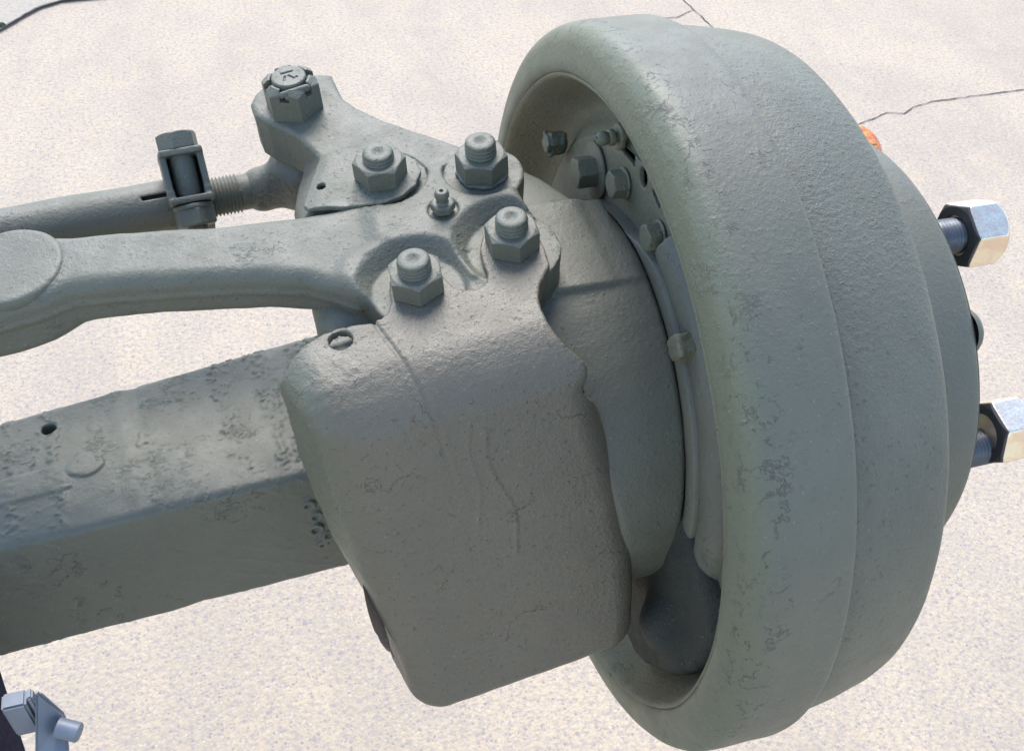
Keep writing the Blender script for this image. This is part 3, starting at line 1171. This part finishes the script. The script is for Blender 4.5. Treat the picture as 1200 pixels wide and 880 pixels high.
fix_normals(mesh_obj('drum_inside', np.array(V) * .001, F, M_hole, drum))
# wheel studs
prof = [(0, .01), (0, 8.4)]
x = 0
while x < 44:
    prof += [(x + .25, 8.5), (x + .9, 9.5), (x + 1.2, 9.5), (x + 1.8, 8.5)]
    x += 2.0
prof += [(46, 8.2), (47, 7), (47, .01)]
wst = shared('wheel_stud', *lathe(prof, 56, 'z'), M_stud)
RS, A0 = .111, 108.0
for i in range(6):
    a = R(A0 + 57 * 0 + 60 * i)
    put('wheel_stud', wst, drum, rot_to((1, 0, 0), (.160, RS * math.cos(a), RS * math.sin(a)), random.uniform(0, 6)))
V, F = lathe([(0, 12), (2, 12), (4.5, 10), (5.6, 6), (5.8, .01)], 40, 'z')
a = R(134)
fix_normals(mesh_obj('rivet_head', np.array(V) * .001, F, M_knuckle, drum, True, rot_to((1, 0, 0), (.1625, .119 * math.cos(a), .119 * math.sin(a)))))

# lug nuts: hexagon, domed outer end, black chamfered seat
def f_lug(x, y, z):
    r = np.hypot(x, y)
    d = rmax(hexd(x, y, 31.5), np.abs(z - 13) - 13, .6)
    dome = np.sqrt(x * x + y * y + (z - 5) ** 2) - 21.2
    d = np.maximum(d, dome)
    d = np.maximum(d, ((-z) + (r - 16.4) * .45) * .9)
    return d


lugV, lugQ = sdf_mesh(f_lug, (-20, -20, -2), (20, 20, 32), .6)


def f_seat(x, y, z):
    r = np.hypot(x, y)
    d = rmax(hexd(x, y, 30.8), np.abs(z - 1.0) - 1.3, .3)
    d = np.maximum(d, ((-z - .3) + (r - 15.2) * .5) * .9)
    return np.maximum(d, 10.6 - r)


seatV, seatQ = sdf_mesh(f_seat, (-20, -20, -2), (20, 20, 4), .6)
lug_z, lug_g, seat_d = shared('lug_nut_body', lugV, lugQ, M_zinc), shared('lug_nut_gold', lugV, lugQ, M_gold), shared('lug_nut_seat', seatV, seatQ, M_black)
LUG = [(108, .1835, 30, lug_z, 'bright zinc plated lug nut on the upper visible stud, beside the ground crack'),
       (163.5, .1825, 12, lug_z, 'bright zinc plated lug nut on the lower stud at the right edge'),
       (53, .1757, 5, lug_g, 'orange gold lug nut peeping out from behind the top of the hub disc')]
for ang, xx, spin, dat, lab in LUG:
    a = R(ang)
    t = thing('lug_nut', lab, 'lug nut', rot_to((1, 0, 0), (xx, RS * math.cos(a), RS * math.sin(a)), R(spin)), 'lug nuts screwed on the wheel studs')
    put('nut_body', dat, t, Matrix.Identity(4))
    put('nut_seat', seat_d, t, Matrix.Translation((0, 0, -.0012)))

# ------------------------------------------------------------------ backing plate inside the drum mouth
bp = thing('backing_plate', 'olive grey brake backing plate with bolts and slots inside the drum mouth', 'backing plate', Matrix.Identity(4))
CURVE_R = np.array([0, 130, 138, 142, 146, 150, 155, 160, 165, 169, 171.5, 173.5, 175.3, 176.5])
CURVE_X = np.array([22, 22, 22.2, 23.2, 26, 29, 30.4, 28.6, 22.5, 13.5, 6.5, 1.8, 0, .2])


def f_plate2(x, y, z):
    r = np.hypot(y, z)
    d = rmax(np.abs(x - 23.6) - 1.6, np.abs(r - 121) - 21, .3)
    d = np.maximum(d, -(np.hypot(y - 9.4, z - 135.5) - 5.0))
    for tri in ([(40, 133), (24, 146), (20, 134)], [(0, 135), (-16, 143), (-12, 131)]):
        d = np.maximum(d, -poly(y, z, tri))
    return d


sdf_obj('plate', f_plate2, (18, -146, -146), (30, 146, 146), 1.1, M_plate, bp)
pr_ = [(float(x), float(q)) for x, q in zip(CURVE_X, CURVE_R) if q >= 142]
pr_ = [(22, 141.6)] + smooth_profile([(22, 141.8)] + pr_[:-1], 4) + [(1.5, 176.3), (6, 176.4)]
V, F = lathe(pr_, 256, 'x', lambda a, q, t: .3 * math.sin(5 * t) + .2 * math.sin(13 * t + a * .1))
fix_normals(mesh_obj('plate_rim', np.array(V) * .001, F, M_plate, bp))


# raised tube-like bead round the hub, near side
def f_bead(x, y, z):
    r = np.hypot(y, z)
    ang = np.degrees(np.arctan2(z, y)) % 360
    fade = np.clip((ang - 104) / 6, 0, 1) * np.clip((250 - ang) / 10, 0, 1)
    d = np.hypot(r - 126.5, x - 28) - 13.5
    d = np.maximum(d, (104 - ang) * 2)
    d = np.maximum(d, (ang - 250) * 2)
    return d + .35 * wob(x, y, z, 22, 3)


sdf_obj('dust_bead', f_bead, (10, -145, -135), (34, -20, 135), 1.3, M_knuckle, bp)


def f_blk(x, y, z):
    return box(x, y, z, (0, 0, 0), (5.5, 5.5, 7.5), 2.0) + .7 * wob(x, y, z, 12, 3)


sdf_obj('line_fitting', f_blk, (-12, -12, -12), (12, 12, 12), .8, M_plate, bp, Matrix.Translation((.0135, -.0745, .1010)) @ Matrix.Rotation(R(36), 4, 'X'))
# hexagon bolts with washers
hexbig = shared('bolt_head_large', *nut_mesh(15.5, 11.5), M_plate)
hexsm = shared('bolt_head_small', *nut_mesh(12.8, 7.4), M_plate)


def washer(r, t):
    return shared('washer', *lathe([(0, 2), (0, r - .4), (.4, r), (t - .4, r), (t, r - .4), (t, 2)], 56, 'z'), M_plate)


w_big, w_small = washer(16.0, 1.8), washer(8.2, 1.3)
for (y, z, hx, ws, wt, sp) in ((.0655, .1035, hexbig, w_big, .0018, 22), (.0275, .1205, hexsm, w_small, .0014, 8), (-.0193, .1212, hexsm, w_small, .0014, 40)):
    base = rot_to((-1, 0, 0), (.0215, y, z))
    b = put('plate_bolt', hx, bp, base @ Matrix.Translation((0, 0, wt * .6)) @ Matrix.Rotation(R(sp), 4, 'Z'))
    put('bolt_washer', ws, b, Matrix.Translation((0, 0, -wt * .6)))


def f_lump(x, y, z):
    d = rmax(hexd(x, y, 12.5), np.abs(z - 4) - 5, 2.0)
    d = smin(d, rmax(np.hypot(x, y) - 5.5, np.abs(z - 8) - 3, 1), 1)
    d = smin(d, capsule(x, y, z, (-6.5, -3, 9), (5.5, 4, 9.5), 1.4), 1)
    return d + .7 * wob(x, y, z, 7, 2)


sdf_obj('anchor_nut', f_lump, (-12, -12, -2), (12, 12, 17), .6, M_plate, bp, rot_to((-1, 0, 0), (.0205, .1165, .0905), .4))


def f_bleed(x, y, z):
    r = np.hypot(x, y)
    d = smin(np.sqrt(x * x + y * y + (z - 10) ** 2) - 3.8, rmax(r - 2.3, np.abs(z - 5.5) - 5.5, .4), 1)
    d = np.minimum(d, rmax(r - 6.8, np.abs(z - 1.2) - 1.2, .4))
    d = np.minimum(d, rmax(r - 4.2, np.abs(z - 5.5) - 1.5, .4))
    return np.maximum(d, -np.maximum(r - 1.5, -(z - 12.6)))


sdf_obj('bleed_fitting', f_bleed, (-8, -8, -1.5), (8, 8, 19), .5, M_plate, bp, rot_to((-1, 0, 0), (.0215, .0395, .1405)))
# the dark shoe behind the slots
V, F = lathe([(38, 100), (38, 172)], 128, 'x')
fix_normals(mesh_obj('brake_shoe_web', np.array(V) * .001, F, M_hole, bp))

# ------------------------------------------------------------------ stand in the lower left corner
st = thing('support_stand', 'dark navy stand post with a galvanised bracket in the bottom left corner', 'stand', Matrix.Translation((-.3115, -.103, -.5)))


def boxmesh(name, lo, hi, mat, parent, bev=.0012):
    bm = bmesh.new()
    bmesh.ops.create_cube(bm, size=1)
    for v in bm.verts:
        v.co = Vector([(lo[i] + hi[i]) / 2 + v.co[i] * (hi[i] - lo[i]) for i in range(3)])
    if bev:
        bmesh.ops.bevel(bm, geom=bm.edges[:], offset=bev, segments=2, affect='EDGES')
    me = bpy.data.meshes.new(name)
    bm.to_mesh(me)
    bm.free()
    me.materials.append(mat)
    o = bpy.data.objects.new(name, me)
    return link(o, parent)


post = boxmesh('post', (-.050, -.022, -.53), (0, .022, .03), M_navy, st, .003)
post.matrix_basis = Matrix.Translation((.0020, 0, .4800)) @ Matrix.Rotation(R(7), 4, 'Y')
boxmesh('base_foot', (-.15, -.06, 0), (.02, .06, .006), M_navy, st, .001)
boxmesh('flange_strip', (.0200, -.0135, .44), (.0226, -.0085, .5005), M_galv, st, .0008)
sharp(boxmesh('spacer_block', (.0095, -.0150, .474), (.0195, -.0070, .4985), M_galv, st, .001))
GUSSET = [(.0235, -.0110, .4997), (.0251, -.0110, .4982), (.0306, -.0130, .4793), (.0302, -.0270, .4699), (.0179, -.0270, .4768)]
bm = bmesh.new()
quad = GUSSET
off = Vector((.0, .0028, -.0020))
fr = [bm.verts.new(p) for p in quad]
bk = [bm.verts.new(Vector(p) + off) for p in quad]
bm.faces.new(fr)
bm.faces.new(bk[::-1])
for i in range(len(quad)):
    j = (i + 1) % len(quad)
    bm.faces.new((fr[j], fr[i], bk[i], bk[j]))
bmesh.ops.recalc_face_normals(bm, faces=bm.faces)
bmesh.ops.bevel(bm, geom=bm.edges[:], offset=.0011, segments=2, affect='EDGES')
me = bpy.data.meshes.new('gusset_plate')
bm.to_mesh(me)
bm.free()
me.materials.append(M_galv)
link(bpy.data.objects.new('gusset_plate', me), st)
V, F = lathe([(0, .01), (0, 4.4), (9.2, 4.4), (10, 3.7), (10, .01)], 40, 'z')
sharp(fix_normals(mesh_obj('bracket_bolt', np.array(V) * .001, F, M_galv, st, True, rot_to((1, -.45, -.25), (.0282, -.0190, .4815)))))
